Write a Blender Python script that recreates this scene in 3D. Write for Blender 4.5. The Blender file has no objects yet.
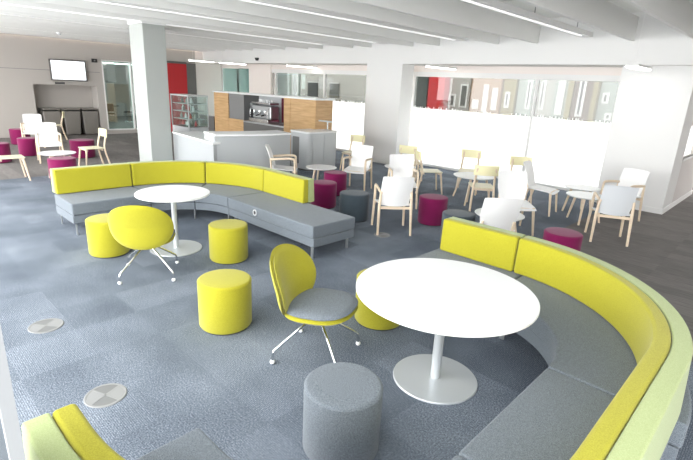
import bpy, bmesh, math, random
from mathutils import Vector, Matrix
random.seed(7)
PI = math.pi
S = bpy.context.scene
C = S.collection

# ------------------------------------------------------------------ materials
def srgb(r, g, b):
    f = lambda c: (c/255/12.92) if c/255 <= .04045 else ((c/255+.055)/1.055)**2.4
    return (f(r), f(g), f(b), 1)
def new_mat(name):
    m = bpy.data.materials.new(name); m.use_nodes = True
    nt = m.node_tree; b = nt.nodes['Principled BSDF']
    return m, nt, b
def plain(name, col, rough=.5, metal=0, spec=.5, emit=None, es=0):
    m, nt, b = new_mat(name)
    b.inputs['Base Color'].default_value = col
    b.inputs['Roughness'].default_value = rough
    b.inputs['Metallic'].default_value = metal
    b.inputs['Specular IOR Level'].default_value = spec
    if emit:
        b.inputs['Emission Color'].default_value = emit
        b.inputs['Emission Strength'].default_value = es
    return m
def ramp(nt, stops):
    r = nt.nodes.new('ShaderNodeValToRGB')
    e = r.color_ramp.elements
    e[0].position, e[0].color = stops[0]; e[1].position, e[1].color = stops[-1]
    for p, c in stops[1:-1]:
        k = e.new(p); k.color = c
    return r
def fabric(name, c1, c2, scale=260, bump=.25, sheen=.2, big=.0):
    m, nt, b = new_mat(name); N, Lk = nt.nodes, nt.links
    tc = N.new('ShaderNodeTexCoord')
    n = N.new('ShaderNodeTexNoise'); n.inputs['Scale'].default_value = scale; n.inputs['Detail'].default_value = 3
    n2 = N.new('ShaderNodeTexNoise'); n2.inputs['Scale'].default_value = 150; n2.inputs['Detail'].default_value = 4
    mx = N.new('ShaderNodeMath'); mx.operation = 'MULTIPLY_ADD'; mx.inputs[1].default_value = .35; 
    Lk.new(tc.outputs['Object'], n.inputs['Vector']); Lk.new(tc.outputs['Object'], n2.inputs['Vector'])
    Lk.new(n2.outputs['Fac'], mx.inputs[0]); Lk.new(n.outputs['Fac'], mx.inputs[2])
    r = ramp(nt, [(.45, c1), (.9, c2)])
    Lk.new(mx.outputs[0], r.inputs[0]); Lk.new(r.outputs[0], b.inputs['Base Color'])
    b.inputs['Roughness'].default_value = .9; b.inputs['Specular IOR Level'].default_value = .2
    b.inputs['Sheen Weight'].default_value = sheen
    bp = N.new('ShaderNodeBump'); bp.inputs['Strength'].default_value = bump; bp.inputs['Distance'].default_value = .002
    Lk.new(n.outputs['Fac'], bp.inputs['Height']); Lk.new(bp.outputs[0], b.inputs['Normal'])
    return m
def wood(name, c1, c2, scale=3.0, axis=(1, 1, 12)):
    m, nt, b = new_mat(name); N, Lk = nt.nodes, nt.links
    tc = N.new('ShaderNodeTexCoord'); mp = N.new('ShaderNodeMapping'); mp.inputs['Scale'].default_value = axis
    n = N.new('ShaderNodeTexNoise'); n.inputs['Scale'].default_value = scale; n.inputs['Detail'].default_value = 5; n.inputs['Distortion'].default_value = .6
    Lk.new(tc.outputs['Object'], mp.inputs['Vector']); Lk.new(mp.outputs[0], n.inputs['Vector'])
    r = ramp(nt, [(.3, c1), (.7, c2)])
    Lk.new(n.outputs['Fac'], r.inputs[0]); Lk.new(r.outputs[0], b.inputs['Base Color'])
    b.inputs['Roughness'].default_value = .45
    return m
M = {}
M['lime'] = fabric('lime_wool', (.32, .298, .012, 1), (.46, .425, .034, 1))
M['pale_green'] = fabric('pale_green_wool', (.35, .42, .18, 1), (.47, .54, .27, 1))
M['grey'] = fabric('grey_melange_wool', (.05, .065, .082, 1), (.275, .31, .345, 1), 330, .3, .15)
M['grey_base'] = fabric('grey_base_wool', (.10, .12, .145, 1), (.23, .26, .29, 1), 300, .3, .15)
M['magenta'] = fabric('magenta_wool', (.15, .006, .055, 1), (.26, .012, .10, 1))
M['slate'] = fabric('dark_slate_wool', (.035, .050, .065, 1), (.08, .105, .125, 1))
M['dark_rim'] = plain('dark_rim', (.03, .03, .03, 1), .7)
M['white_gloss'] = plain('white_laminate', (.86, .87, .87, 1), .32)
M['white_paint'] = plain('white_paint', (.82, .82, .81, 1), .7, spec=.2)
M['white_metal'] = plain('silver_white_metal', (.62, .65, .67, 1), .35, .35)
M['chrome'] = plain('chrome', (.75, .76, .77, 1), .18, 1)
M['steel'] = plain('brushed_steel', (.55, .57, .58, 1), .35, .9)
M['white_shell'] = plain('white_chair_shell', (.88, .88, .88, 1), .4)
M['grey_shell'] = plain('pale_grey_chair_shell', (.70, .73, .76, 1), .4)
M['beech'] = wood('pale_beech', (.74, .60, .44, 1), (.82, .69, .53, 1))
M['cream'] = plain('cream_yellow_veneer', (.88, .83, .52, 1), .45)
M['cream_pale'] = plain('cream_veneer', (.82, .77, .58, 1), .45)
M['oak'] = wood('oak_panel', (.50, .30, .13, 1), (.66, .43, .22, 1), 2.2, (1, 1, 9))
M['grey_panel'] = plain('grey_counter_panel', (.46, .48, .49, 1), .28)
M['grey_lam'] = plain('pale_grey_laminate', (.58, .60, .61, 1), .4)
M['dark_grey'] = plain('dark_grey_laminate', (.13, .125, .12, 1), .5)
M['mid_grey'] = plain('mid_grey_shutter', (.22, .22, .22, 1), .45)
M['black'] = plain('black_plastic', (.02, .02, .022, 1), .4)
M['red'] = plain('red_panel', (.50, .012, .018, 1), .5)
M['burgundy'] = plain('burgundy_panel', (.14, .008, .03, 1), .5)
M['bin'] = plain('taupe_bin', (.23, .215, .195, 1), .55)
M['pillar'] = plain('pillar_paint', (.44, .46, .44, 1), .7, spec=.2)
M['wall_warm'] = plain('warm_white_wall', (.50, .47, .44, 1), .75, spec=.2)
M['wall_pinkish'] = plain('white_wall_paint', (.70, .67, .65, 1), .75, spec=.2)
M['ceiling'] = plain('ceiling_paint', (.84, .84, .81, 1), .8, spec=.2)
M['baffle'] = plain('baffle_paint', (.86, .86, .84, 1), .6, spec=.25)
M['light'] = plain('light_diffuser', (.9, .9, .9, 1), .5, emit=(1, .97, .92, 1), es=7)
M['tray_light'] = plain('tray_diffuser', (.9, .9, .9, 1), .5, emit=(1, .985, .96, 1), es=.6)
M['cove'] = plain('cove_light_diffuser', (.9, .9, .9, 1), .5, emit=(1, .80, .66, 1), es=3.0)
M['screen'] = plain('lit_screen', (.05, .05, .05, 1), .2, emit=(.93, .96, 1, 1), es=1.5)
M['tan'] = plain('tan_cladding', (.36, .24, .16, 1), .8)
M['olive'] = plain('olive_cladding', (.26, .22, .10, 1), .8)
M['brown'] = plain('brown_cladding', (.13, .09, .06, 1), .8)
M['greenblack'] = plain('dark_green_door', (.02, .035, .03, 1), .5)
M['pale_conc'] = plain('pale_concrete', (.46, .45, .42, 1), .8)
M['board'] = plain('grey_notice_board', (.15, .155, .145, 1), .7)
M['board_dark'] = plain('dark_notice_board', (.06, .065, .065, 1), .7)
M['pave'] = plain('pale_paving', (.80, .80, .78, 1), .8)
M['grille_mid'] = plain('grille_mid', (.16, .165, .165, 1), .5)
M['grille_lite'] = plain('grille_lite', (.24, .245, .245, 1), .5)
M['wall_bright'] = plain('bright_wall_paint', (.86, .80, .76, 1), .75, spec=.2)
M['teal_wall'] = plain('teal_grey_wall', (.60, .67, .66, 1), .7)
M['rail_alu'] = plain('satin_aluminium_rail', (.32, .33, .34, 1), .6, spec=.2)
M['tealgrey'] = plain('grey_green_panel', (.33, .37, .34, 1), .5)

def glass(name, tint=(.9, .96, .95, 1), fac=.10):
    m = bpy.data.materials.new(name); m.use_nodes = True; nt = m.node_tree; nt.nodes.clear()
    o = nt.nodes.new('ShaderNodeOutputMaterial'); mx = nt.nodes.new('ShaderNodeMixShader')
    t = nt.nodes.new('ShaderNodeBsdfTransparent'); g = nt.nodes.new('ShaderNodeBsdfGlossy')
    t.inputs[0].default_value = tint; g.inputs['Roughness'].default_value = .03
    mx.inputs[0].default_value = fac
    nt.links.new(t.outputs[0], mx.inputs[1]); nt.links.new(g.outputs[0], mx.inputs[2]); nt.links.new(mx.outputs[0], o.inputs[0])
    return m
M['glass'] = glass('clear_glass')
M['glass_green'] = glass('greenish_glass', (.74, .86, .84, 1), .14)
def frost():
    m = bpy.data.materials.new('frosted_film'); m.use_nodes = True; nt = m.node_tree; nt.nodes.clear()
    o = nt.nodes.new('ShaderNodeOutputMaterial'); a = nt.nodes.new('ShaderNodeAddShader')
    t = nt.nodes.new('ShaderNodeBsdfTranslucent'); d = nt.nodes.new('ShaderNodeBsdfDiffuse')
    t.inputs[0].default_value = (.74, .75, .75, 1); d.inputs[0].default_value = (.24, .24, .24, 1)
    nt.links.new(t.outputs[0], a.inputs[0]); nt.links.new(d.outputs[0], a.inputs[1]); nt.links.new(a.outputs[0], o.inputs[0])
    return m
M['frost'] = frost()
M['glass_strip'] = glass('tinted_strip_glass', (.55, .56, .55, 1), .06)
def perforated():
    m = bpy.data.materials.new('perforated_blind'); m.use_nodes = True; nt = m.node_tree; nt.nodes.clear(); N, Lk = nt.nodes, nt.links
    o = N.new('ShaderNodeOutputMaterial'); mx = N.new('ShaderNodeMixShader'); t = N.new('ShaderNodeBsdfTransparent')
    a = N.new('ShaderNodeMixShader'); a.inputs[0].default_value = .5
    tl = N.new('ShaderNodeBsdfTranslucent'); d = N.new('ShaderNodeBsdfDiffuse')
    tl.inputs[0].default_value = (.04, .045, .05, 1); d.inputs[0].default_value = (.20, .225, .25, 1)
    tc = N.new('ShaderNodeTexCoord'); mp = N.new('ShaderNodeMapping'); mp.inputs['Scale'].default_value = (110, 0, 110)
    v = N.new('ShaderNodeTexVoronoi'); v.inputs['Randomness'].default_value = 0; v.inputs['Scale'].default_value = 1
    c = N.new('ShaderNodeMath'); c.operation = 'LESS_THAN'; c.inputs[1].default_value = .3
    Lk.new(tc.outputs['Object'], mp.inputs[0]); Lk.new(mp.outputs[0], v.inputs['Vector']); Lk.new(v.outputs['Distance'], c.inputs[0])
    Lk.new(tl.outputs[0], a.inputs[1]); Lk.new(d.outputs[0], a.inputs[2])
    Lk.new(c.outputs[0], mx.inputs[0]); Lk.new(a.outputs[0], mx.inputs[1]); Lk.new(t.outputs[0], mx.inputs[2]); Lk.new(mx.outputs[0], o.inputs[0])
    return m
M['perf'] = perforated()

def carpet():
    m, nt, b = new_mat('carpet_tiles'); N, Lk = nt.nodes, nt.links
    geo = N.new('ShaderNodeNewGeometry'); sep = N.new('ShaderNodeSeparateXYZ'); Lk.new(geo.outputs['Position'], sep.inputs[0])
    def math_(op, a, bb=None, c=None):
        n = N.new('ShaderNodeMath'); n.operation = op
        for k, v in enumerate((a, bb, c)):
            if v is None: continue
            if isinstance(v, (int, float)): n.inputs[k].default_value = v
            else: Lk.new(v, n.inputs[k])
        return n.outputs[0]
    def brick(w, h, mortar=.0):
        t = N.new('ShaderNodeTexBrick'); t.inputs['Scale'].default_value = 1; t.inputs['Brick Width'].default_value = w; t.inputs['Row Height'].default_value = h
        t.inputs['Mortar Size'].default_value = .003; t.inputs['Color1'].default_value = (0, 0, 0, 1); t.inputs['Color2'].default_value = (1, 1, 1, 1)
        t.inputs['Mortar'].default_value = (.38, .38, .38, 1); t.offset = .5
        Lk.new(geo.outputs['Position'], t.inputs['Vector']); return t
    t1 = brick(.5, .5)
    # random per tile: white noise on tile index
    ix = math_('FLOOR', math_('MULTIPLY', sep.outputs[0], 2.0)); iy = math_('FLOOR', math_('MULTIPLY', sep.outputs[1], 2.0))
    cmb = N.new('ShaderNodeCombineXYZ'); Lk.new(ix, cmb.inputs[0]); Lk.new(iy, cmb.inputs[1])
    wn = N.new('ShaderNodeTexWhiteNoise'); wn.noise_dimensions = '3D'; Lk.new(cmb.outputs[0], wn.inputs['Vector'])
    # ribbed lines, direction per tile
    sx = math_('SINE', math_('MULTIPLY', sep.outputs[0], 520.0)); sy = math_('SINE', math_('MULTIPLY', sep.outputs[1], 520.0))
    par = math_('GREATER_THAN', wn.outputs['Value'], .5)
    mixl = N.new('ShaderNodeMix'); Lk.new(par, mixl.inputs[0]); Lk.new(sx, mixl.inputs[2]); Lk.new(sy, mixl.inputs[3])
    n1 = N.new('ShaderNodeTexNoise'); n1.inputs['Scale'].default_value = 90; n1.inputs['Detail'].default_value = 5; n1.inputs['Roughness'].default_value = .95
    Lk.new(geo.outputs['Position'], n1.inputs['Vector'])
    n2 = N.new('ShaderNodeTexNoise'); n2.inputs['Scale'].default_value = 1.6; n2.inputs['Detail'].default_value = 3; Lk.new(geo.outputs['Position'], n2.inputs['Vector'])
    v = math_('ADD', math_('MULTIPLY', n1.outputs['Fac'], .95), math_('MULTIPLY', wn.outputs['Value'], .04))
    v = math_('ADD', v, math_('MULTIPLY', mixl.outputs[0], .03))
    v = math_('ADD', v, math_('MULTIPLY', n2.outputs['Fac'], .15))
    r = ramp(nt, [(.50, (.06, .075, .10, 1)), (.66, (.27, .31, .365, 1)), (.80, (.74, .78, .82, 1))]); Lk.new(v, r.inputs[0])
    # second colour ramp: warm grey plank pattern
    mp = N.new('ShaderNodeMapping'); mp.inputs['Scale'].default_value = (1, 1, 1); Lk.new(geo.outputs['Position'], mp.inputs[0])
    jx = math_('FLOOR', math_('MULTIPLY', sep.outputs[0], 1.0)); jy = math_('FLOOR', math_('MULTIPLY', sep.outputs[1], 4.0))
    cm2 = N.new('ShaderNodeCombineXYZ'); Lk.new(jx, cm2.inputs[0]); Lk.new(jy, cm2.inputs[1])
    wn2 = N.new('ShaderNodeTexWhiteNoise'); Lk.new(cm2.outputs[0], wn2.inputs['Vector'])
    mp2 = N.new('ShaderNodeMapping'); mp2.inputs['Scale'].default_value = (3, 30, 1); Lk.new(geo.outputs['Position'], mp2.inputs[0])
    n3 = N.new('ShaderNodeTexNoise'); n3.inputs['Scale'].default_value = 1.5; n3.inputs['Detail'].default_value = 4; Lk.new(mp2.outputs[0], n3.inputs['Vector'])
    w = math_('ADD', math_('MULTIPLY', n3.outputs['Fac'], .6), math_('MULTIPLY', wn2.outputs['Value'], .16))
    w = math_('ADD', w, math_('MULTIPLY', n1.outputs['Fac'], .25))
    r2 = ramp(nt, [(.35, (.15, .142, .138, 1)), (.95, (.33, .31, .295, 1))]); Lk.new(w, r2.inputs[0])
    # plank ramp where x<-11 and beyond, and to the right/back
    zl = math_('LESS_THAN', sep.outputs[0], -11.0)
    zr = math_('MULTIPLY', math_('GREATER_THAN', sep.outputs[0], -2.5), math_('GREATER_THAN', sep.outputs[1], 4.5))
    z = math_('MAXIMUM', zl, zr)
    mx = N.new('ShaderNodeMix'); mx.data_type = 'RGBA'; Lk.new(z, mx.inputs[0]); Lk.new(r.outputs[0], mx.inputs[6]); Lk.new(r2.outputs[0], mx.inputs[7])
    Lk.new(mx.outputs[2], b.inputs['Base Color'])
    b.inputs['Roughness'].default_value = .95; b.inputs['Specular IOR Level'].default_value = .15
    bp = N.new('ShaderNodeBump'); bp.inputs['Strength'].default_value = .5; bp.inputs['Distance'].default_value = .004
    Lk.new(n1.outputs['Fac'], bp.inputs['Height']); Lk.new(bp.outputs[0], b.inputs['Normal'])
    return m
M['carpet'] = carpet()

# ------------------------------------------------------------------ mesh helpers
def obj(name, bm, mat, parent=None, bevel=0, seg=2, smooth=True, label=None, angle=35):
    bmesh.ops.recalc_face_normals(bm, faces=bm.faces)
    me = bpy.data.meshes.new(name); bm.to_mesh(me); bm.free()
    o = bpy.data.objects.new(name, me); C.objects.link(o)
    me.materials.append(M[mat] if isinstance(mat, str) else mat)
    if smooth:
        for p in me.polygons: p.use_smooth = True
    if bevel:
        b = o.modifiers.new('bevel', 'BEVEL'); b.width = bevel; b.segments = seg; b.limit_method = 'ANGLE'; b.angle_limit = math.radians(angle)
        b.harden_normals = True
    elif smooth:
        for e in me.edges: pass
        try: me.set_sharp_from_angle(angle=math.radians(angle))
        except Exception: pass
    if parent: o.parent = parent
    if label: o['label'] = label
    return o
def thing(name, label, cat, loc=(0, 0, 0), rz=0, group=None):
    o = bpy.data.objects.new(name, None); C.objects.link(o); o.empty_display_size = .1
    o.location = loc; o.rotation_euler = (0, 0, rz); o['label'] = label; o['category'] = cat
    if group: o['group'] = group
    return o
def tag(o, label, cat, group=None):
    o['label'] = label; o['category'] = cat
    if group: o['group'] = group
    return o
def struct(name, bm, mat, parent=None, **k):
    k.setdefault('smooth', False)
    o = obj(name, bm, mat, parent, **k)
    if not parent: o['kind'] = 'structure'
    return o
def dup(root, loc, rz, label, group=None):
    r = root.copy(); C.objects.link(r); r.location = loc; r.rotation_euler = (0, 0, rz); r['label'] = label
    if group: r['group'] = group
    for ch in list(root.children):
        c = ch.copy(); C.objects.link(c); c.parent = r
        for g in list(ch.children):
            d = g.copy(); C.objects.link(d); d.parent = c
    return r
def NB(): return bmesh.new()
def box(bm, x0, x1, y0, y1, z0, z1):
    vs = [bm.verts.new((x, y, z)) for z in (z0, z1) for x, y in ((x0, y0), (x1, y0), (x1, y1), (x0, y1))]
    for f in ((3, 2, 1, 0), (4, 5, 6, 7), (0, 1, 5, 4), (1, 2, 6, 5), (2, 3, 7, 6), (3, 0, 4, 7)):
        bm.faces.new([vs[i] for i in f])
    return bm
def bx(*a): return box(NB(), *a)
def prism(bm, pts, z0, z1):
    a = [bm.verts.new((x, y, z0)) for x, y in pts]; b = [bm.verts.new((x, y, z1)) for x, y in pts]
    n = len(pts); bm.faces.new(a[::-1]); bm.faces.new(b)
    for i in range(n): bm.faces.new((a[i], a[(i+1) % n], b[(i+1) % n], b[i]))
    return bm
def lathe(bm, prof, cx=0, cy=0, seg=48):
    rings = []
    for r, z in prof:
        if r < 1e-6: rings.append([bm.verts.new((cx, cy, z))])
        else: rings.append([bm.verts.new((cx+r*math.cos(2*PI*i/seg), cy+r*math.sin(2*PI*i/seg), z)) for i in range(seg)])
    for a, b in zip(rings, rings[1:]):
        for i in range(seg):
            j = (i+1) % seg
            if len(a) == 1 and len(b) == 1: continue
            if len(a) == 1: bm.faces.new((a[0], b[i], b[j]))
            elif len(b) == 1: bm.faces.new((a[i], a[j], b[0]))
            else: bm.faces.new((a[i], a[j], b[j], b[i]))
    return bm
def tube(bm, pts, rad, seg=10, flat=None):
    pts = [Vector(p) for p in pts]; n = len(pts)
    if not isinstance(rad, (list, tuple)): rad = [rad]*n
    up = None; rings = []
    for i, p in enumerate(pts):
        t = (pts[min(i+1, n-1)]-pts[max(i-1, 0)]).normalized()
        if up is None:
            up = Vector((0, 0, 1)) if abs(t.z) < .9 else Vector((1, 0, 0))
        s = t.cross(up).normalized(); up = s.cross(t).normalized()
        k = flat or 1
        rings.append([bm.verts.new(p+(s*math.cos(2*PI*j/seg)*rad[i]*k+up*math.sin(2*PI*j/seg)*rad[i])) for j in range(seg)])
    for a, b in zip(rings, rings[1:]):
        for j in range(seg): bm.faces.new((a[j], a[(j+1) % seg], b[(j+1) % seg], b[j]))
    bm.faces.new(rings[0][::-1]); bm.faces.new(rings[-1])
    return bm
def smooth_path(pts, k=3):
    for _ in range(k):
        q = [pts[0]]
        for a, b in zip(pts, pts[1:]):
            a, b = Vector(a), Vector(b); q += [a*.75+b*.25, a*.25+b*.75]
        q.append(pts[-1]); pts = q
    return pts
def sweep(bm, prof, frames):
    """prof: closed list of (d,z); frames: list of (point, outward normal)."""
    rings = []
    for (px, py), (nx, ny) in frames:
        rings.append([bm.verts.new((px+nx*d, py+ny*d, z)) for d, z in prof])
    n = len(prof)
    for a, b in zip(rings, rings[1:]):
        for j in range(n): bm.faces.new((a[j], a[(j+1) % n], b[(j+1) % n], b[j]))
    bm.faces.new(rings[0][::-1]); bm.faces.new(rings[-1])
    return bm
def arc_frames(cx, cy, rf, a0, a1, n=18):
    out = []
    for i in range(n+1):
        a = math.radians(a0+(a1-a0)*i/n); c, s = math.cos(a), math.sin(a)
        out.append(((cx+c*rf, cy+s*rf), (c, s)))
    return out
def line_frames(p0, p1, nrm, n=1):
    return [((p0[0]+(p1[0]-p0[0])*i/n, p0[1]+(p1[1]-p0[1])*i/n), nrm) for i in range(n+1)]
def rect(d0, d1, z0, z1): return [(d0, z0), (d1, z0), (d1, z1), (d0, z1)]
def local(frames, o): return [((p[0]-o[0], p[1]-o[1]), n) for p, n in frames]

# ------------------------------------------------------------------ camera (fitted to the table and stool ellipses)
f_px, pitch, roll, H = 469.8, math.radians(17.05), math.radians(-2.757), 2.048
AZ = math.radians(43.4)
Xd = Vector((math.cos(AZ), -math.sin(AZ), 0)); Yd = Vector((math.sin(AZ), math.cos(AZ), 0))
fw = Vector((0, math.cos(pitch), -math.sin(pitch))); rt = Vector((1, 0, 0)); dn = fw.cross(rt)
c_, s_ = math.cos(roll), math.sin(roll)
R_, D_ = c_*rt+s_*dn, -s_*rt+c_*dn
toroom = lambda v: Vector((v.dot(Xd), v.dot(Yd), v.z))
r_, u_, b_ = toroom(R_), toroom(-D_), toroom(-fw)
mw = Matrix(((r_.x, u_.x, b_.x, 0), (r_.y, u_.y, b_.y, 0), (r_.z, u_.z, b_.z, H), (0, 0, 0, 1)))
cd = bpy.data.cameras.new('camera'); cam = bpy.data.objects.new('camera', cd); C.objects.link(cam)
cd.sensor_width = 36; cd.lens = f_px/693*36; cd.clip_start = .05; cd.clip_end = 200
cam.matrix_world = mw; S.camera = cam

# ------------------------------------------------------------------ world and view
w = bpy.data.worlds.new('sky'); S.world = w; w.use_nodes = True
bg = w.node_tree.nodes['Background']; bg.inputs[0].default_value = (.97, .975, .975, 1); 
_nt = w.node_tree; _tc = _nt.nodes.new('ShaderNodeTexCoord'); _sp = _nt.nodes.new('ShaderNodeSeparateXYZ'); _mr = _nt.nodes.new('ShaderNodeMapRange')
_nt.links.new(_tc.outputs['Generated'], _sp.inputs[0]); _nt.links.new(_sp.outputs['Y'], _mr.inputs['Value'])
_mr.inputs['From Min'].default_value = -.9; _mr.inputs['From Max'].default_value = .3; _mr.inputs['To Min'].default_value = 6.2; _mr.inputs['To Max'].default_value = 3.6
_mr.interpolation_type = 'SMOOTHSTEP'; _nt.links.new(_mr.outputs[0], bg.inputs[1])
S.view_settings.view_transform = 'Standard'; S.view_settings.look = 'None'
S.view_settings.exposure = 0.38; S.view_settings.gamma = 1

# ------------------------------------------------------------------ setting
GY = 11.07     # glazed wall
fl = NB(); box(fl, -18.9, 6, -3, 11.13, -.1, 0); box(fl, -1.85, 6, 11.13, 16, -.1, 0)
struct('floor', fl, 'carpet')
gd = NB(); box(gd, -40, -1.85, 11.13, 40, -.12, -.02)
struct('ground', gd, 'pave')
# left wall with recess for the bins, glazed meeting room, red door
wl = NB()
LX = -18
box(wl, LX-.15, LX, -1, 4.25, 0, 3.6)
box(wl, LX-.15, LX, 4.25, 6.15, 1.64, 3.6)
box(wl, LX-.15, LX, 6.15, 6.38, 0, 3.6)
box(wl, LX-.15, LX, 6.38, 8.35, 2.52, 3.6)
box(wl, LX-.15, LX, 6.38, 8.35, 0, .13)
box(wl, LX-.15, LX, 8.35, 9.9, 0, 3.6)
box(wl, LX-.60, LX-.55, 4.1, 6.3, 0, 1.8); box(wl, LX-.55, LX-.15, 4.15, 4.25, 0, 1.64); box(wl, LX-.55, LX-.15, 6.15, 6.25, 0, 1.64); box(wl, LX-.55, LX-.15, 4.25, 6.15, 1.64, 1.74)
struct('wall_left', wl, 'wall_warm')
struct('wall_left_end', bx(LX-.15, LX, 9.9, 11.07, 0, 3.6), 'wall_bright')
struct('trim_1', box(NB(), LX, LX+.006, -1, 6.3, 2.085, 2.10), 'mid_grey')
# meeting room behind the left wall
mr = NB(); box(mr, -26, -25.9, 6.2, 12, 0, 3); box(mr, -26, LX-.15, 11.9, 12, 0, 3); box(mr, -26, LX-.65, 6.25, 6.35, 0, 3); box(mr, -26, LX-.15, 6.2, 12, 3, 3.1)
struct('wall_meeting_room', mr, 'wall_pinkish')
struct('floor_meeting_room', bx(-26, -18.9, 6, 12, -.1, 0), 'mid_grey')
wn = NB(); box(wn, LX-.1, LX-.085, 6.38, 8.35, .13, 2.52)
w2 = struct('window_2', wn, 'glass_green')
fr = NB()
for y in (6.38, 7.34, 8.31): box(fr, LX-.13, LX+.01, y, y+.04, .13, 2.52)
box(fr, LX-.13, LX+.01, 6.38, 8.35, .13, .17); box(fr, LX-.13, LX+.01, 6.38, 8.35, 2.48, 2.52)
struct('window_frame', fr, 'white_paint', w2)
# red door and its dark frame on the left wall
d1 = struct('door_1', bx(LX+.0, LX+.03, 8.62, 9.5, 0, 2.56), 'red')
struct('door_frame', box(NB(), LX, LX+.06, 9.5, 9.88, 0, 2.60), 'dark_grey', d1)
struct('door_head', box(NB(), LX, LX+.06, 8.55, 9.5, 2.56, 2.64), 'dark_grey', d1)
# back wall left of the pillar band
wb = NB()
box(wb, LX-.15, -17.98, GY, GY+.15, 0, 2.66)
box(wb, -15.97, -14.6, GY-.06, GY+.15, 0, 2.66)
box(wb, LX-.15, -1.65, GY, GY+.15, 2.5, 2.70)
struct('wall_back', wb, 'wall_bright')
co = NB(); box(co, -18.3, -15.6, 12.6, 12.7, 0, 2.9); box(co, -18.3, -18.15, 11.2, 12.6, 0, 2.9); box(co, -18.3, -15.6, 11.25, 12.7, 2.75, 2.85)  # top box is a lid added to keep open sky off the teal wall
struct('wall_corridor', co, 'teal_wall')
# lower ceiling and bulkhead
struct('ceiling_back', box(bx(LX-.15, 4.5, 10.32, 11.2, 2.66, 2.76), -1.85, 4.5, 11.2, 13.5, 2.66, 2.76), 'wall_pinkish')
struct('wall_north_unseen', bx(-1.65, 5.0, 14.6, 14.7, 0, 2.7), 'wall_pinkish')  # out of view, added to stop sky light flooding the side wall
struct('wall_east_unseen', bx(5.0, 5.1, -1.2, 14.6, 0, 3.6), 'wall_pinkish')  # out of view, added to block daylight and darken the right side
struct('ceiling', bx(LX-.75, 4.5, -.6, 10.6, 3.55, 3.65), 'ceiling')
struct('wall_bulkhead', bx(LX, 4.5, 10.24, 10.32, 2.66, 3.55), 'white_paint')
# pillars
struct('wall_right', box(box(NB(), -2.83, -1.65, 10.38, 10.9, 0, 2.66), -1.85, -1.65, 10.9, 11.2, 0, 2.66), 'white_paint')
sw = NB(); box(sw, -1.85, -1.65, 11.2, 13.4, 0, .98); box(sw, -1.85, -1.65, 11.2, 13.4, 1.62, 2.66); box(sw, -1.85, -1.65, 12.6, 13.4, .98, 1.62)
struct('wall_side', sw, 'wall_pinkish')
ws = struct('window_3', bx(-1.76, -1.75, 11.2, 12.6, .98, 1.62), 'frost')
wf = NB(); box(wf, -1.70, -1.635, 11.2, 12.6, .94, .98); struct('window_sill', wf, 'white_paint', ws)
struct('baseboard_right', box(box(NB(), -2.85, -1.63, 10.36, 10.38, 0, .10), -1.65, -1.63, 10.38, 13.4, 0, .10), 'white_paint')
struct('wall_pillar', bx(-9.2, -7.97, 10.24, 10.75, 0, 2.66), 'white_paint')
# square column on the left (one even paint on the shaft, white head)
col = thing('column', 'pale grey square column rising from behind the left curved sofa to the ceiling baffles', 'column', (-10.5, 4.7, 0))
obj('column_shaft', bx(-.33, .33, -.24, .24, 0, 3.07), 'pillar', col, bevel=.01)
obj('column_head', bx(-.35, .35, -.26, .26, 3.07, 3.55), 'white_paint', col)

# baffles: fins along the depth of the room, end at the bulkhead
fins = [-0.9, -1.75, -2.74, -4.15, -4.95, -5.41-.35, -6.96, -7.72, -9.13, -9.83, -11.06, -11.67, -12.83, -13.6, -14.7, -15.4, -16.5]
fins = [1.6, .7, -.9, -1.76, -2.72, -4.50, -5.38, -6.92, -7.70, -9.10, -9.80, -11.05, -11.7, -12.85, -13.5, -14.6, -15.3, -16.4, -17.1]
for i, x in enumerate(fins):
    struct('trim_%d' % (i+2), bx(x-.03, x+.03, -.6, 10.24, 3.07, 3.47), 'baffle')
trays = [(0.1, 0), (-3.40, 1), (-6.05, 1), (-8.35, 1), (-10.35, 1), (-12.2, 0), (-14.0, 0), (-15.9, 0)]
tray0 = None
for k, (x, _) in enumerate(trays):
    lab = 'slim white linear light slung between the ceiling baffles'
    if tray0 is None:
        tray0 = thing('linear_light', lab, 'ceiling light', (x, 0, 0), 0, 'linear lights between the baffles')
        obj('light_housing', box(NB(), -.09, .09, -.2, 9.9, 3.12, 3.20), 'white_paint', tray0)
        obj('diffuser', bx(-.022, .022, -.15, 9.55, 3.108, 3.12), 'tray_light', tray0)
        for y in (1.5, 4.5, 7.5, 9.3): obj('suspension_wire', tube(NB(), [(0, y, 3.2), (0, y, 3.55)], .006, 6), 'mid_grey', tray0)
    else: dup(tray0, (x, 0, 0), 0, lab)
# cove of warm light along the left wall
cv = thing('cove_light', 'long warm cove light along the top of the left wall', 'ceiling light', (LX+.3, 5, 0))
obj('cove_ledge', box(NB(), -.25, .15, -5.3, 5.2, 3.07, 3.10), 'white_paint', cv)
obj('diffuser', bx(-.28, -.24, -1.5, 5.1, 3.13, 3.17), 'cove', cv)
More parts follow.
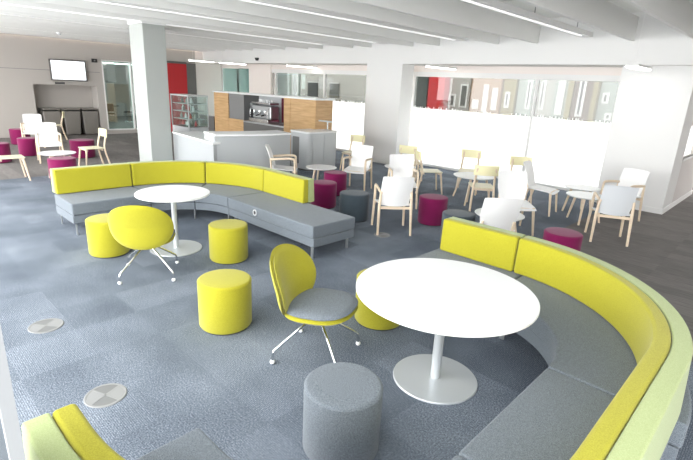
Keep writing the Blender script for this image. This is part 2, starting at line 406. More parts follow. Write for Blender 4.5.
# short ceiling lights under the lower ceiling
spots = [(-2.45, 11.0, 'short flat light near the white pillar on the right', .16), (-7.25, 11.0, 'short strip light just right of the middle white pillar', .09),
         (-12.7, 10.55, 'strip light above the oak unit, left of the middle pillar', .09)]
def short_light(x, y0, y1, lab, wd=.09, z=2.60):
    t = thing('ceiling_light', lab, 'ceiling light', (x, (y0+y1)/2, z)); h = (y1-y0)/2
    obj('light_housing', bx(-wd, wd, -h, h, .02, .06), 'white_paint', t)
    obj('diffuser', bx(-wd+.01, wd-.01, -h+.01, h-.01, 0, .02), 'light', t)
    for yy in (-h*.7, ):
        obj('suspension_wire', tube(NB(), [(0, yy, .06), (0, yy, 3.5-z)], .004, 6), 'white_paint', t)
short_light(-2.35, 9.1, 10.0, 'short flat ceiling light in front of the white wall block on the right', .10, 2.55)
short_light(-6.75, 9.6, 10.8, 'short ceiling strip light just right of the middle pillar', .05, 2.55)
short_light(-12.15, 9.8, 11.0, 'short ceiling strip light above the right end of the oak unit', .06, 2.55)
short_light(-15.3, 9.35, 10.4, 'ceiling strip light above the left end of the oak unit', .07)
short_light(-15.3, 8.2, 9.1, 'ceiling strip light nearest the red door', .07)

# glazed back wall: window_1 with mullions, frosted film below, clear strip above
def glazed(name, x0, x1, mull, teeth=True):
    g = struct(name, bx(x0, x1, GY+.03, GY+.045, 1.56, 2.38), 'glass_strip')
    fm = NB(); box(fm, x0, x1, GY+.018, GY+.024, .06, 1.55)
    if teeth:
        x = x0
        rnd = random.Random(3)
        while x < x1-.05:
            wdt = rnd.uniform(.012, .04); box(fm, x, x+wdt, GY+.018, GY+.024, 1.55, 1.55+rnd.uniform(0, .06)); x += wdt+rnd.uniform(.01, .05)
    struct('window_film', fm, 'frost', g)
    fr = NB(); box(fr, x0, x1, GY-.01, GY+.10, 0, .06); box(fr, x0, x1, GY-.01, GY+.10, 2.38, 2.5)
    for m_ in mull: box(fr, m_-.03, m_+.03, GY+.0, GY+.10, .06, 2.38)
    struct('window_frame', fr, 'white_paint', g)
glazed('window_1', -14.6, -9.0, (-14.4, -11.8), True)
glazed('window_4', -8.2, -2.83, (-8.17, -4.72), True)
g5 = struct('window_5', bx(-17.98, -15.97, GY+.03, GY+.045, 0, 2.5), 'glass_green')
struct('window_frame', box(bx(-18, -17.94, GY, GY+.1, 0, 2.5), -16.03, -15.97, GY, GY+.1, 0, 2.5), 'white_paint', g5)

# ------------------------------------------------------------------ seen through the clear strip
def outside(name, lab, cat, x0, x1, y, z0, z1, mat, depth=.6, wins=(), wm='board_dark'):
    t = thing(name, lab, cat, ((x0+x1)/2, y, 0)); h = (x1-x0)/2
    obj('wall' if cat == 'building' else 'panel', bx(-h, h, 0, depth, z0, z1), mat, t)
    for (a, b, c, d) in wins:
        f = obj('window_surround', bx(a, b, -.04, .02, c, d), 'white_paint', t)
        obj('pane', bx(a+.06, b-.06, -.06, -.035, c+.06, d-.06), wm, f)
    return t
outside('outer_wall', 'white wall with a small grey notice beyond the glazing beside the middle pillar', 'wall', -11.9, -11.0, 15.0, 0, 2.9, 'pale_conc')
outside('green_door', 'dark green door panel seen through the clear glass strip', 'door', -10.95, -10.45, 15.0, 0, 2.6, 'greenblack')
outside('red_panel', 'bright red panel beside the dark green door beyond the glass', 'panel', -10.4, -9.72, 15.0, 0, 2.55, 'red')
outside('building', 'pale building with small windows beyond the red panel', 'building', -9.68, -8.85, 15.3, 0, 3.4, 'pale_conc', 1.2, [(-.40, -.12, 1.5, 1.95), (.05, .36, 1.5, 2.3)], 'board')
outside('building', 'tan brick building with white windows behind the glass strip', 'building', -8.64, -7.56, 15.0, 0, 3.2, 'tan', .9, [(-.42, -.2, 1.5, 1.8), (-.05, .12, 1.4, 2.3), (.28, .46, 1.5, 2.2)], 'grey_lam')
outside('building', 'narrow olive building right of the tan brick one beyond the glass', 'building', -7.53, -7.1, 15.1, 0, 2.9, 'olive', .9, [(-.1, .06, 1.6, 2.1)])
outside('building', 'pale green glass building left of the white mullion', 'building', -7.06, -6.54, 15.2, 0, 3.0, 'tealgrey', .9, [(.05, .2, 1.6, 2.5)])
outside('building', 'pale concrete building behind the white mullion', 'building', -6.5, -5.9, 15.4, 0, 3.0, 'pale_conc', .9, [(-.2, -.05, 1.6, 2.5)])
outside('building', 'grey green block just right of the white mullion', 'building', -5.86, -5.43, 15.1, 0, 3.0, 'tealgrey', .9, [(-.1, .1, 1.5, 2.7)], 'grey_lam')
outside('yellow_post', 'ochre cladding strip on the left of the dark brown block', 'post', -5.41, -5.27, 14.95, 0, 2.7, 'olive', .3)
outside('building', 'dark brown cladding block seen through the right part of the glass', 'building', -5.25, -4.72, 15.0, 0, 2.7, 'brown', .9, [(-.12, .06, 1.5, 2.6)])
outside('yellow_post', 'ochre cladding strip on the right of the dark brown block', 'post', -4.70, -4.58, 14.9, 0, 2.7, 'olive', .3)
outside('building', 'pale block with small dark windows beyond the right part of the glass', 'building', -4.56, -4.08, 15.1, 0, 3.0, 'tealgrey', .9, [(-.15, .02, 1.9, 2.2), (.0, .18, 1.45, 1.65)])
outside('building', 'yellow olive block at the right end of the glass strip', 'building', -4.05, -3.3, 15.0, 0, 2.9, 'olive', .9, [(.2, .3, 1.2, 2.6)])
# left of the middle pillar
outside('partition', 'grey green glazed partition behind the oak unit', 'partition', -19.2, -17.7, 15.0, 0, 2.9, 'tealgrey', .3, [(.3, .7, 1.2, 2.85)], 'grey_lam')
outside('outer_wall', 'long white wall with notice boards behind the left glazing', 'wall', -17.6, -12.0, 15.0, 0, 3.2, 'pale_conc')
for x0, x1, m_, lb in ((-17.0, -16.37, 'board_dark', 'dark notice board on the white wall behind the oak unit'), (-15.55, -15.0, 'board', 'pale grey notice board on the white wall left of the middle pillar')):
    t = thing('notice_board', lb, 'notice board', ((x0+x1)/2, 14.95, 0)); h = (x1-x0)/2
    obj('board', bx(-h, h, -.02, .03, 1.5, 2.12), m_, t); obj('top_rail', bx(-h-.03, h+.03, -.03, .03, 2.12, 2.15), 'white_paint', t); obj('bottom_rail', bx(-h-.03, h+.03, -.03, .03, 1.47, 1.5), 'white_paint', t)
t = thing('notice_board', 'small grey notice on the outer wall right of the middle pillar', 'notice board', (-11.15, 14.97, 1.75)); obj('board', bx(-.16, .16, -.02, .03, 0, .4), 'board', t)

# ------------------------------------------------------------------ wall fittings
t = thing('wall_screen', 'white lit flat screen mounted high on the left wall', 'screen', (LX, 5.3, 2.11))
obj('screen_body', bx(.06, .12, -.54, .54, -.33, .33), 'dark_grey', t, bevel=.008); obj('display', bx(.12, .123, -.50, .50, -.29, .29), 'screen', t)
obj('wall_bracket', bx(0, .06, -.15, .15, -.1, .1), 'black', t)
t = thing('wall_sensor', 'small black box sensor high on the left wall by the glazed room', 'sensor', (LX, 6.15, 2.47)); obj('housing', bx(0, .06, -.09, .09, -.06, .06), 'black', t, bevel=.01)
obj('lens', lathe(NB(), [(0, .0), (.025, 0), (.025, .012), (0, .012)], seg=12), 'mid_grey', t).matrix_local = Matrix.Translation((.06, 0, 0)) @ Matrix.Rotation(PI/2, 4, 'Y')
t = thing('wall_grille', 'small black grille over the recess with the bins', 'grille', (LX, 5.02, 1.70)); obj('grille_body', bx(0, .03, -.14, .14, -.03, .03), 'black', t, bevel=.005); obj('slot', bx(.03, .034, -.12, .12, -.006, .006), 'mid_grey', t)
t = thing('smoke_detector', 'small white round detector under the baffles at the left', 'detector', (-15.05, 4.34, 3.0)); obj('detector_base', lathe(NB(), [(0, .07), (.07, .07), (.07, .03), (0, .03)], seg=20), 'white_paint', t); obj('sensing_head', lathe(NB(), [(0, .03), (.045, .03), (.035, 0), (0, 0)], seg=20), 'grey_lam', t)
t = thing('camera_dome', 'black ceiling camera dome on the bulkhead above the oak unit', 'camera', (-14.3, 10.2, 2.80)); obj('dome', lathe(NB(), [(0, -.07), (.05, -.055), (.075, 0), (.075, .03), (0, .03)], seg=20), 'black', t); obj('bracket', bx(-.03, .03, 0, .045, -.02, .05), 'white_paint', t)

# bins in the recess
def bin_(y, lab):
    t = thing('recycling_bin', lab, 'bin', (LX-.24, y, 0), 0, 'bins in the wall recess')
    bm = NB(); prof = [(-.17, 0, -.22, .22), (.17, .0, -.22, .22)]
    a = [bm.verts.new(p) for p in ((-.18, -.22, .02), (.22, -.22, .02), (.22, .22, .02), (-.18, .22, .02))]
    b = [bm.verts.new(p) for p in ((-.26, -.26, .84), (.26, -.26, .80), (.26, .26, .80), (-.26, .26, .84))]
    bm.faces.new(a[::-1]); bm.faces.new(b)
    for i in range(4): bm.faces.new((a[i], a[(i+1) % 4], b[(i+1) % 4], b[i]))
    obj('bin_body', bm, 'bin', t, bevel=.03)
    obj('lid', bx(-.27, .27, -.26, .26, .845, .89), 'bin', t, bevel=.015)
    obj('castor', bx(-.16, -.10, -.15, .15, 0, .03), 'black', t)
bin_(4.68, 'taupe bin at the left end of the wall recess'); bin_(5.28, 'taupe bin in the middle of the wall recess'); bin_(5.86, 'taupe bin at the right end of the wall recess')

t = thing('ceiling_light', 'long strip light inside the glazed meeting room', 'ceiling light', (-18.9, 7.5, 2.42)); obj('light_housing', bx(-.08, .08, -1.0, 1.0, .03, .58), 'white_paint', t); obj('diffuser', bx(-.08, .08, -1., 1., 0, .03), 'light', t)
t = thing('ceiling_light', 'wide square fill light added to brighten the glazed meeting room', 'ceiling light', (-21.5, 8.2, 2.85)); obj('light_housing', bx(-1, 1, -1, 1, .03, .15), 'white_paint', t); obj('diffuser', bx(-.95, .95, -.95, .95, 0, .03), 'light', t)  # extra lamp, added only to brighten the room behind the glass
# meeting room furniture
def office_chair(x, y, rz, lab):
    t = thing('meeting_chair', lab, 'chair', (x, y, 0), rz)
    obj('seat', bx(-.23, .23, -.22, .22, .43, .48), 'black', t, bevel=.02); obj('backrest', bx(-.22, .22, -.26, -.22, .52, .85), 'black', t, bevel=.02)
    for s in (-1, 1):
        obj('sled_leg', tube(NB(), [(s*.23, -.24, .7), (s*.24, -.22, .44), (s*.24, -.25, .02), (s*.24, .25, .02), (s*.24, .2, .44)], .012, 8), 'chrome', t)
office_chair(-21.6, 7.75, -PI/2-.3, 'black chair with chrome legs behind the glass of the meeting room')
office_chair(-22.5, 9.0, 2.6, 'black chair at the far side of the meeting table behind glass')
t = thing('meeting_table', 'dark topped table inside the glazed meeting room', 'table', (-22.6, 8.1, 0)); obj('tabletop', lathe(NB(), [(0, .70), (.45, .70), (.45, .73), (0, .73)], seg=30), 'dark_grey', t); obj('pedestal', lathe(NB(), [(0, 0), (.25, 0), (.25, .02), (.04, .04), (.04, .70), (0, .70)], seg=20), 'chrome', t)

# ------------------------------------------------------------------ sofas
def seat_leg(t, x, y, ang):
    """L-shaped steel plate leg, angle gives the direction of the foot bar"""
    bm = NB(); ca, sa = math.cos(ang), math.sin(ang)
    box(bm, -.02, .02, -.006, .006, 0, .16); box(bm, -.02, .16, -.006, .006, .142, .16)
    bmesh.ops.rotate(bm, verts=bm.verts, cent=(0, 0, 0), matrix=Matrix.Rotation(ang, 3, 'Z'))
    bmesh.ops.translate(bm, verts=bm.verts, vec=(x, y, 0))
    obj('leg', bm, 'steel', t)
def module(lab, seat_fr, back_fr, depth, legs, group, total=.74, backbottom=.435):
    o = seat_fr[len(seat_fr)//2][0]; n = seat_fr[len(seat_fr)//2][1]; o = (o[0]+n[0]*.37, o[1]+n[1]*.37)
    t = thing('sofa_module', lab, 'sofa', (o[0], o[1], 0), 0, group)
    sf = local(seat_fr, o)
    obj('seat_cushion', sweep(NB(), rect(0, total, .275, .43), sf), 'grey', t, bevel=.018, seg=3, angle=50)
    obj('seat_base', sweep(NB(), rect(.015, total-.01, .16, .272), sf), 'grey_base', t, bevel=.01, angle=50)
    if back_fr:
        bf = local(back_fr, o)
        lime = [(depth, backbottom), (depth+.115, backbottom), (depth+.105, .775), (depth+.015, .775)]
        b = obj('backrest', sweep(NB(), lime, bf), 'lime', t, bevel=.022, seg=4, angle=50)
        grn = [(depth+.108, backbottom), (depth+.225, backbottom), (depth+.205, .772), (depth+.108, .772)]
        obj('back_panel', sweep(NB(), grn, bf), 'pale_green', b, bevel=.012, angle=50, label='pale green rear panel of the backrest')
    for (x, y, a) in legs: seat_leg(t, x-o[0], y-o[1], a)
    return t
G1 = 'modules of the large curved sofa on the right'; G2 = 'modules of the curved sofa on the left'
g = .004
# left sofa: straight, two 45 degree curves, straight bench end
c2 = (-5.80, 2.83); rf2 = .77; dep2 = .62
module('straight lime and grey sofa module at the far left end of the left curved sofa', line_frames((c2[0]-rf2, 1.79), (c2[0]-rf2, c2[1]-g), (-1, 0)), line_frames((c2[0]-rf2, 1.80), (c2[0]-rf2, c2[1]-g), (-1, 0)), dep2,
       [(-6.62, 1.83, PI), (-7.25, 1.83, 0)], G2)
module('curved lime and grey sofa module directly behind the small round white table', arc_frames(*c2, rf2, 180-.3, 135.2), arc_frames(*c2, rf2, 180-.3, 135.2), dep2, [(-6.55, 2.95, 0), (-6.43, 3.42, 2.3)], G2)
module('curved lime and grey sofa module joined to the bench end of the left sofa', arc_frames(*c2, rf2, 134.8, 90.3), arc_frames(*c2, rf2, 134.8, 90.3), dep2, [(-5.9, 3.68, 2)], G2)
e2 = module('straight grey bench module with a short lime backrest and a round socket', line_frames((c2[0]+g, c2[1]+rf2), (-3.95, c2[1]+rf2), (0, 1)), line_frames((c2[0]+g, c2[1]+rf2), (-4.86, c2[1]+rf2), (0, 1)), dep2,
       [(-4.02, 3.66, PI/2*0+PI), (-4.02, 4.27, -PI/2), (-5.7, 3.66, 0), (-5.7, 4.27, 0)], G2)
for ch in e2.children:
    if ch.name.startswith('seat_cushion'): cush = ch
ring = obj('cable_port', lathe(NB(), [(.030, -.004), (.040, -.004), (.040, .008), (.030, .008), (.030, -.004)], seg=28), 'white_gloss', e2)
ring.matrix_local = Matrix.Translation((-5.12-e2.location.x, c2[1]+rf2-.004-e2.location.y, .352)) @ Matrix.Rotation(PI/2, 4, 'X')
hole = obj('port_socket', lathe(NB(), [(0, -.004), (.030, -.004), (.030, .003), (0, .003)], seg=20), 'black', ring)
# right sofa
cb = -1.70; c1a = (-1.62, 2.76); c1b = (-1.62, 1.71); rf1 = .79; dep1 = .545
module('straight lime and grey sofa module at the far end of the right curved sofa', line_frames((-2.56, c1a[1]+rf1), (c1a[0]-g, c1a[1]+rf1), (0, 1)), line_frames((-2.515, c1a[1]+rf1), (cb-g, c1a[1]+rf1), (0, 1)), dep1, [(-2.50, 3.62, 0), (-2.5, 4.22, -PI/2)], G1)
module('large curved lime and grey sofa module wrapping the far right of the big table', arc_frames(*c1a, rf1, 89.7, .3, 30), arc_frames(cb, c1a[1], rf1, 89.7, 0, 30)+line_frames((cb+rf1, c1a[1]-.15), (cb+rf1, c1b[1]+.1), (1, 0), 3)+arc_frames(cb, c1b[1], rf1, 0, -30, 10), dep1, [(-.75, 2.80, PI/2), (-1.5, 3.62, 0), (-.16, 2.80, 0)], G1)
module('straight grey bench seat on the right of the big table, against the long lime back', line_frames((c1a[0]+rf1, c1a[1]-g), (c1a[0]+rf1, c1b[1]+g), (1, 0)), None, dep1, [(-.77, 2.6, PI/2), (-.16, 1.9, 0)], G1, total=.68)
def f_end(x, cx=-1.62, a0=-.3): return arc_frames(cx, c1b[1], rf1, a0, -90, 30)+line_frames((c1b[0]-.12, c1b[1]-rf1), (x, c1b[1]-rf1), (0, -1), 2)
module('nearest curved sofa module, its pale green end in the bottom left corner', f_end(-1.80), f_end(-1.885, cb, -30.3), dep1-.075, [(-.95, 1.4, 0), (-1.5, .4, 0), (-1.74, .85, 0)], G1)

# ------------------------------------------------------------------ round pedestal tables
def pedestal_table(x, y, R, Rb, lab, rc=.035):
    t = thing('round_table', lab, 'table', (x, y, 0))
    obj('tabletop', lathe(NB(), [(0, .695), (R-.006, .695), (R, .70), (R, .717), (R-.003, .72), (0, .72)], seg=96), 'white_gloss', t)
    obj('pedestal', lathe(NB(), [(0, .012), (rc, .012), (rc, .67), (rc*2.6, .694), (0, .694)], seg=32), 'white_metal', t)
    obj('base_plate', lathe(NB(), [(0, 0), (Rb, 0), (Rb, .007), (Rb-.004, .012), (rc*1.15, .014), (0, .014)], seg=72), 'white_metal', t)
    return t
pedestal_table(-1.568, 2.69, .624, .310, 'large round white table inside the right curved sofa', .036)
pedestal_table(-5.35, 2.57, .43, .31, 'small round white table in front of the left curved sofa', .032)

# ------------------------------------------------------------------ poufs
def pouf(x, y, mat, lab, r=.225, h=.435):
    t = thing('pouf', lab, 'stool', (x, y, 0), random.uniform(0, 6), None)
    rr = .022; pr = [(0, .012), (r-.012, .012), (r, .03), (r, h-rr)]
    for k in range(1, 6): a = PI/2*k/5; pr.append((r-rr+rr*math.cos(a), h-rr+rr*math.sin(a)))
    pr += [(r*.6, h+.004), (0, h+.005)]
    obj('upholstered_body', lathe(NB(), pr, seg=64), mat, t)
    obj('piping', lathe(NB(), [(r-rr*.2, h-rr*.45), (r+.001, h-rr*.7), (r-rr*.35, h-rr*.3)], seg=64), mat, t)
    obj('base_ring', lathe(NB(), [(0, 0), (r-.02, 0), (r-.02, .014), (0, .014)], seg=48), 'dark_rim', t)
    return t
pouf(-1.558, 1.685, 'grey', 'large grey fabric pouf at the front beside the big round table')
pouf(-3.28, 1.985, 'lime', 'lime pouf standing alone on the open carpet, nearest of the lime ones at left')
pouf(-4.64, 2.88, 'lime', 'lime pouf between the small round table and the bench end of the sofa')
pouf(-5.69, 1.90, 'lime', 'lime pouf half hidden by the lime swivel chair at the small table')
pouf(-2.44, 3.07, 'lime', 'lime pouf tucked under the left edge of the big round table')
pouf(-5.83, 5.54, 'magenta', 'magenta pouf in front of the small low table by the grey cabinet')
pouf(-6.42, 6.40, 'magenta', 'magenta pouf half under the low round table by the grey cabinet')
pouf(-4.95, 5.38, 'slate', 'dark slate pouf beyond the bench end, in front of the white armchair', .235)
pouf(-4.03, 6.24, 'magenta', 'magenta pouf in the middle, right of the white armchair with its back turned')
pouf(-3.22, 5.66, 'slate', 'dark slate pouf just behind the far end of the right sofa')
pouf(-1.90, 5.94, 'magenta', 'magenta pouf behind the right sofa near the white armchairs')
pouf(-13.2, 2.25, 'magenta', 'magenta pouf at the left edge of the picture')
pouf(-16.3, 3.35, 'magenta', 'magenta pouf behind the two white armchairs at the far left', .25)
pouf(-13.15, 4.0, 'magenta', 'magenta pouf right of the white armchairs at the far left', .28)
pouf(-10.45, 2.78, 'magenta', 'magenta pouf under the low round table at the left end of the left sofa', .25, .43)
pouf(-14.0, 3.02, 'magenta', 'magenta pouf peeping out beside the nearer white armchair at the far left')

# ------------------------------------------------------------------ swivel chairs
def pad(bm, a, b_, th, warp, front=True, n_r=10, n_a=56, power=2.3):
    """cushion of elliptical outline: plane coords u,v -> warp(u,v,w)"""
    def outline(t):
        c, s = math.cos(t), math.sin(t)
        return a*math.copysign(abs(c)**(2/power), c), b_*math.copysign(abs(s)**(2/power), s)
    fr, bk = [], []
    for side, lst in ((1, fr), (-1, bk)):
        for k in range(n_r+1):
            q = k/n_r; w_ = side*th*math.sqrt(max(0, 1-q**4.5))
            if k == 0: lst.append([bm.verts.new(warp(0, 0, w_))]); continue
            if k == n_r and side == -1: lst.append(fr[-1]); continue
            lst.append([bm.verts.new(warp(outline(2*PI*i/n_a)[0]*q, outline(2*PI*i/n_a)[1]*q, w_)) for i in range(n_a)])
    for lst in (fr, bk):
        for A, B in zip(lst, lst[1:]):
            for i in range(n_a):
                j = (i+1) % n_a
                if len(A) == 1: bm.faces.new((A[0], B[i], B[j]))
                else: bm.faces.new((A[i], A[j], B[j], B[i]))
    return bm
def swivel_chair(x, y, rz, base_rz, lab):
    t = thing('swivel_chair', lab, 'chair', (x, y, 0), rz)
    # seat: lime shell under, grey pad on top ; local +Y is forward
    def seat_w(z0, sc=1.0, tilt=.05):
        def f(u, v, w_):
            taper = 1-.10*(v/.27) if v < 0 else 1-.0*v
            return (u*sc*taper, v*sc+.03, z0+w_+v*tilt+.35*u*u*0)
        return f
    obj('seat_pad', pad(NB(), .27, .265, .032, seat_w(.445), power=2.5), 'grey', t, label='grey fabric seat pad')
    obj('seat_shell', pad(NB(), .272, .268, .036, seat_w(.410), power=2.5), 'lime', t, label='lime underside of the seat')
    def back_w(off):
        def f(u, v, w_):
            ang = u/.52                       # wrap round a vertical cylinder
            rr = .52-w_-off
            yy = -.20+ (.52 - rr*math.cos(ang)) - .0 - v*.22 - max(0, v)*.12
            return (rr*math.sin(ang), yy-.05, .60+v*1.03)
        return f
    obj('backrest', pad(NB(), .315, .24, .026, back_w(0), power=2.15), 'lime', t)
    obj('back_shell', pad(NB(), .318, .243, .022, back_w(-.028), power=2.15), 'lime', t)
    obj('back_support', tube(NB(), [(0, -.10, .375), (0, -.20, .40), (0, -.255, .48)], [.03, .03, .012], 10, 2.2), 'dark_rim', t)
    h = obj('swivel_hub', lathe(NB(), [(0, .30), (.022, .30), (.03, .33), (.03, .37), (.09, .385), (0, .385)], seg=24), 'chrome', t)
    for k in range(4):
        a = base_rz-rz+k*PI/2; c, s = math.cos(a), math.sin(a)
        pts = [(0, 0, .33), (.05*c, .05*s, .325), (.335*c, .335*s, .125), (.362*c, .362*s, .10), (.367*c, .367*s, .03)]
        l = obj('leg', tube(NB(), smooth_path(pts, 2), .0105, 10), 'chrome', t)
        gl = lathe(NB(), [(0, 0), (.012, .002), (.02, .012), (.02, .022), (.012, .034), (0, .036)], .367*c, .367*s, 16)
        obj('glide', gl, 'white_gloss', l)
    return t
swivel_chair(-4.776, 1.98, math.atan2(.79, .61), math.radians(14.4), 'lime swivel chair with its back to the camera at the small round table')
swivel_chair(-2.39, 2.255, math.atan2(-.93, .42), math.radians(70), 'lime swivel chair with a grey seat pad left of the big round table')

# ------------------------------------------------------------------ wooden armchairs and side chairs
def armchair_proto(lab, x, y, face, shell='white_shell', arms=True, bw=.44, bh=.50, z0=.43):
    rz = math.atan2(-face[0], face[1])
    t = thing('armchair', lab, 'chair', (x, y, 0), rz)
    # seat
    bm = NB(); n = 8
    top, bot = [], []
    for i in range(n+1):
        yy = -.22+.46*i/n; zz = z0+.012*math.cos(PI*i/n)+(-.025*max(0, (i-6)/2)**2)+.01
        for lst, dz in ((top, 0), (bot, -.014)):
            lst.append([bm.verts.new((u, yy, zz+dz-.012*(1-(u/.23)**2))) for u in (-.23, -.15, -.07, 0, .07, .15, .23)])
    for lst in (top, bot):
        for A, B in zip(lst, lst[1:]):
            for j in range(6): bm.faces.new((A[j], A[j+1], B[j+1], B[j]))
    for A, B in ((top[0], bot[0]), (top[-1], bot[-1])):
        for j in range(6): bm.faces.new((A[j], A[j+1], B[j+1], B[j]))
    for j in (0, 6):
        for i in range(n): bm.faces.new((top[i][j], top[i+1][j], bot[i+1][j], bot[i][j]))
    obj('seat', bm, shell, t)
    # backrest: tall shell, narrower rounded at the bottom, slight curve
    bm = NB(); gr = []
    nu, nv = 8, 9
    for side in (0, 1):
        g_ = []
        for j in range(nv+1):
            v = j/nv; half = bw/2*(.84+.16*min(1, v*2.2)) if v < .5 else bw/2*(1-.03*(v-.5))
            row = []
            for i in range(nu+1):
                u = -1+2*i/nu
                row.append(bm.verts.new((u*half, -.225-.10*v-.05*v*v+.035*u*u-side*.012, z0-.01+v*bh*.92+ (-.012*u**4 if j == nv else (.02*u**4 if j == 0 else 0)))))
            g_.append(row)
        gr.append(g_)
    for g_ in gr:
        for A, B in zip(g_, g_[1:]):
            for i in range(nu): bm.faces.new((A[i], A[i+1], B[i+1], B[i]))
    F, K = gr
    for i in range(nu):
        bm.faces.new((F[0][i], F[0][i+1], K[0][i+1], K[0][i])); bm.faces.new((F[-1][i], F[-1][i+1], K[-1][i+1], K[-1][i]))
    for j in range(nv):
        for i in (0, nu): bm.faces.new((F[j][i], F[j+1][i], K[j+1][i], K[j][i]))
    obj('backrest', bm, shell, t)
    sx = .232
    for s in (-1, 1):
        if arms:
            obj('front_leg', tube(NB(), [(s*(sx+.015), .23, 0), (s*sx, .215, .40), (s*sx, .205, .60)], [.017, .022, .019], 10), 'beech', t)
            obj('rear_leg', tube(NB(), [(s*(sx+.01), -.30, 0), (s*sx, -.24, .42), (s*(sx-.01), -.255, .62)], [.017, .022, .017], 10), 'beech', t)
            obj('armrest', tube(NB(), smooth_path([(s*sx, .205, .58), (s*sx, .20, .645), (s*sx, .12, .655), (s*sx, -.12, .64), (s*(sx-.015), -.27, .625)], 2), .018, 10, 1.25), 'beech', t)
        else:
            obj('front_leg', tube(NB(), [(s*.235, .24, 0), (s*.20, .19, .42)], [.016, .023], 10), 'beech', t)
            obj('rear_leg', tube(NB(), [(s*.23, -.30, 0), (s*.20, -.20, .42), (s*.19, -.26, .56)], [.016, .022, .014], 10), 'beech', t)
    q = sx-.01 if arms else .20
    for yy in (.18, -.22): obj('seat_rail', box(NB(), -q, q, yy-.011, yy+.011, .375, .415), 'beech', t, bevel=.004)
    return t
def side_chair_proto(lab, x, y, face, shell='cream'):
    rz = math.atan2(-face[0], face[1])
    t = thing('side_chair', lab, 'chair', (x, y, 0), rz)
    bm = NB(); box(bm, -.205, .205, -.2, .215, .435, .455); obj('seat', bm, 'cream_pale', t, bevel=.012)
    bm = NB(); fr = []
    for i in range(9):
        u = -1+i/4; fr.append(((u*.21, -.30+.045*u*u), (0, -1)))
    sweep(bm, [(0, .68), (.018, .675), (.035, .85), (.017, .855)], fr)
    obj('backrest', bm, shell, t, bevel=.008, angle=50)
    for s in (-1, 1):
        obj('front_leg', tube(NB(), [(s*.215, .235, 0), (s*.175, .175, .435)], [.016, .023], 10), 'beech', t)
        obj('rear_leg', tube(NB(), smooth_path([(s*.205, -.31, 0), (s*.18, -.20, .42), (s*.165, -.235, .60), (s*.155, -.30, .80)], 2), .020, 10), 'beech', t)
    for yy in (.15, -.17): obj('seat_rail', box(NB(), -.165, .165, yy-.01, yy+.01, .39, .436), 'beech', t)
    return t
def nd(x, y):
    l = math.hypot(x, y); return (x/l, y/l)
GA = 'white armchairs with beech legs'; GS = 'cream side chairs'
A0 = armchair_proto('white armchair with its back to the camera, right of the slate pouf', -4.20, 5.40, (-.76, .65), bw=.45)
S0 = side_chair_proto('cream backed side chair facing right beside the middle magenta pouf', -5.45, 8.2, (.65, .76))
def arm(x, y, face, lab): return dup(A0, (x, y, 0), math.atan2(-face[0], face[1]), lab)
def side(x, y, face, lab): return dup(S0, (x, y, 0), math.atan2(-face[0], face[1]), lab)
arm(-7.30, 5.85, (.68, .73), 'white armchair seen from the side in front of the grey counter')
arm(-6.45, 7.05, (.42, -.9), 'white armchair facing the camera, behind the slate pouf')
arm(-5.05, 6.75, (.72, -.69), 'white armchair behind the one with its back to the camera')
armchair_proto('armless white chair just behind the right sofa, lower of the pair', -2.62, 5.43, (-.70, .72), arms=False, bw=.46)
armchair_proto('armless white chair beyond the low table behind the right sofa', -2.98, 6.92, (.70, -.72), arms=False, bw=.46)
armchair_proto('pale armless chair against the frosted glass facing right', -3.22, 8.52, (1, .12), arms=False)
t_ = armchair_proto('pale grey backed armchair facing away, nearest to the right wall block', -1.86, 7.72, (-.42, .90), shell='grey_shell')
arm(-2.10, 9.15, (-.25, -.97), 'white armchair facing the camera against the right wall block')
arm(-12.78, 3.18, (.98, -.15), 'white armchair behind the low table at the far left, the nearer of two')
arm(-15.5, 3.50, (.95, -.3), 'white armchair at the far left, the farther of two')
side(-5.0, 8.98, (.45, -.89), 'cream backed side chair facing the camera at the low table by the frosted glass')
side(-4.0, 7.70, (-.62, .78), 'cream backed side chair facing away at the low table by the frosted glass')
side(-3.85, 8.98, (.55, -.83), 'cream backed side chair right of the low table, half hidden by a pale chair')
side(-8.2, 8.75, (.3, -.95), 'cream backed side chair behind the camera-facing white armchair, by the middle pillar')
side(-6.35, 8.75, (-.3, .95), 'cream side chair partly hidden, just right of the middle pillar')
side(-17.1, 4.45, (-.25, -.97), 'pale side chair standing in front of the bins')
side(-11.55, 3.70, (.05, -1), 'pale side chair just behind the left end of the lime backrest')
side(-10.88, 2.02, (.05, 1), 'pale side chair cut by the left edge of the picture')

# ------------------------------------------------------------------ low tables with splayed legs
def low_table(x, y, R, lab, n=3, a0=0, z=.47, top='white_gloss'):
    t = thing('low_table', lab, 'table', (x, y, 0))
    obj('tabletop', lathe(NB(), [(0, z-.022), (R-.02, z-.022), (R, z-.008), (R, z), (0, z)], seg=48), top, t)
    for k in range(n):
        a = a0+2*PI*k/n; c, s = math.cos(a), math.sin(a)
        obj('leg', tube(NB(), [(R*.92*c, R*.92*s, 0), (R*.60*c, R*.60*s, z-.02)], [.016, .023], 10), 'beech', t)
    return t
low_table(-6.85, 6.36+.06, .31, 'small low round table beside the grey cabinet', 3, .6)
low_table(-10.93, 2.84, .34, 'low round white table behind the left end of the left sofa', 3, -.9)
low_table(-4.55, 8.40, .40, 'low round table between the two cream side chairs by the frosted glass', 4, .3)
low_table(-2.78, 5.97, .33, 'low round table edge showing right of the white chairs behind the sofa', 3, .2)
low_table(-2.45, 8.45, .32, 'low round table between the armchairs at the right wall block', 3, -1.4)
low_table(-6.05, 8.15-.2, .33, 'low round table seen in part beneath the middle pillar', 3, -.9)
low_table(-16.4, 2.45, .36, 'low round table cut by the left edge of the picture', 3, -.3)
low_table(-2.75, 9.15, .3, 'low round table at the foot of the frosted glass left of the wall block', 3, -.4)

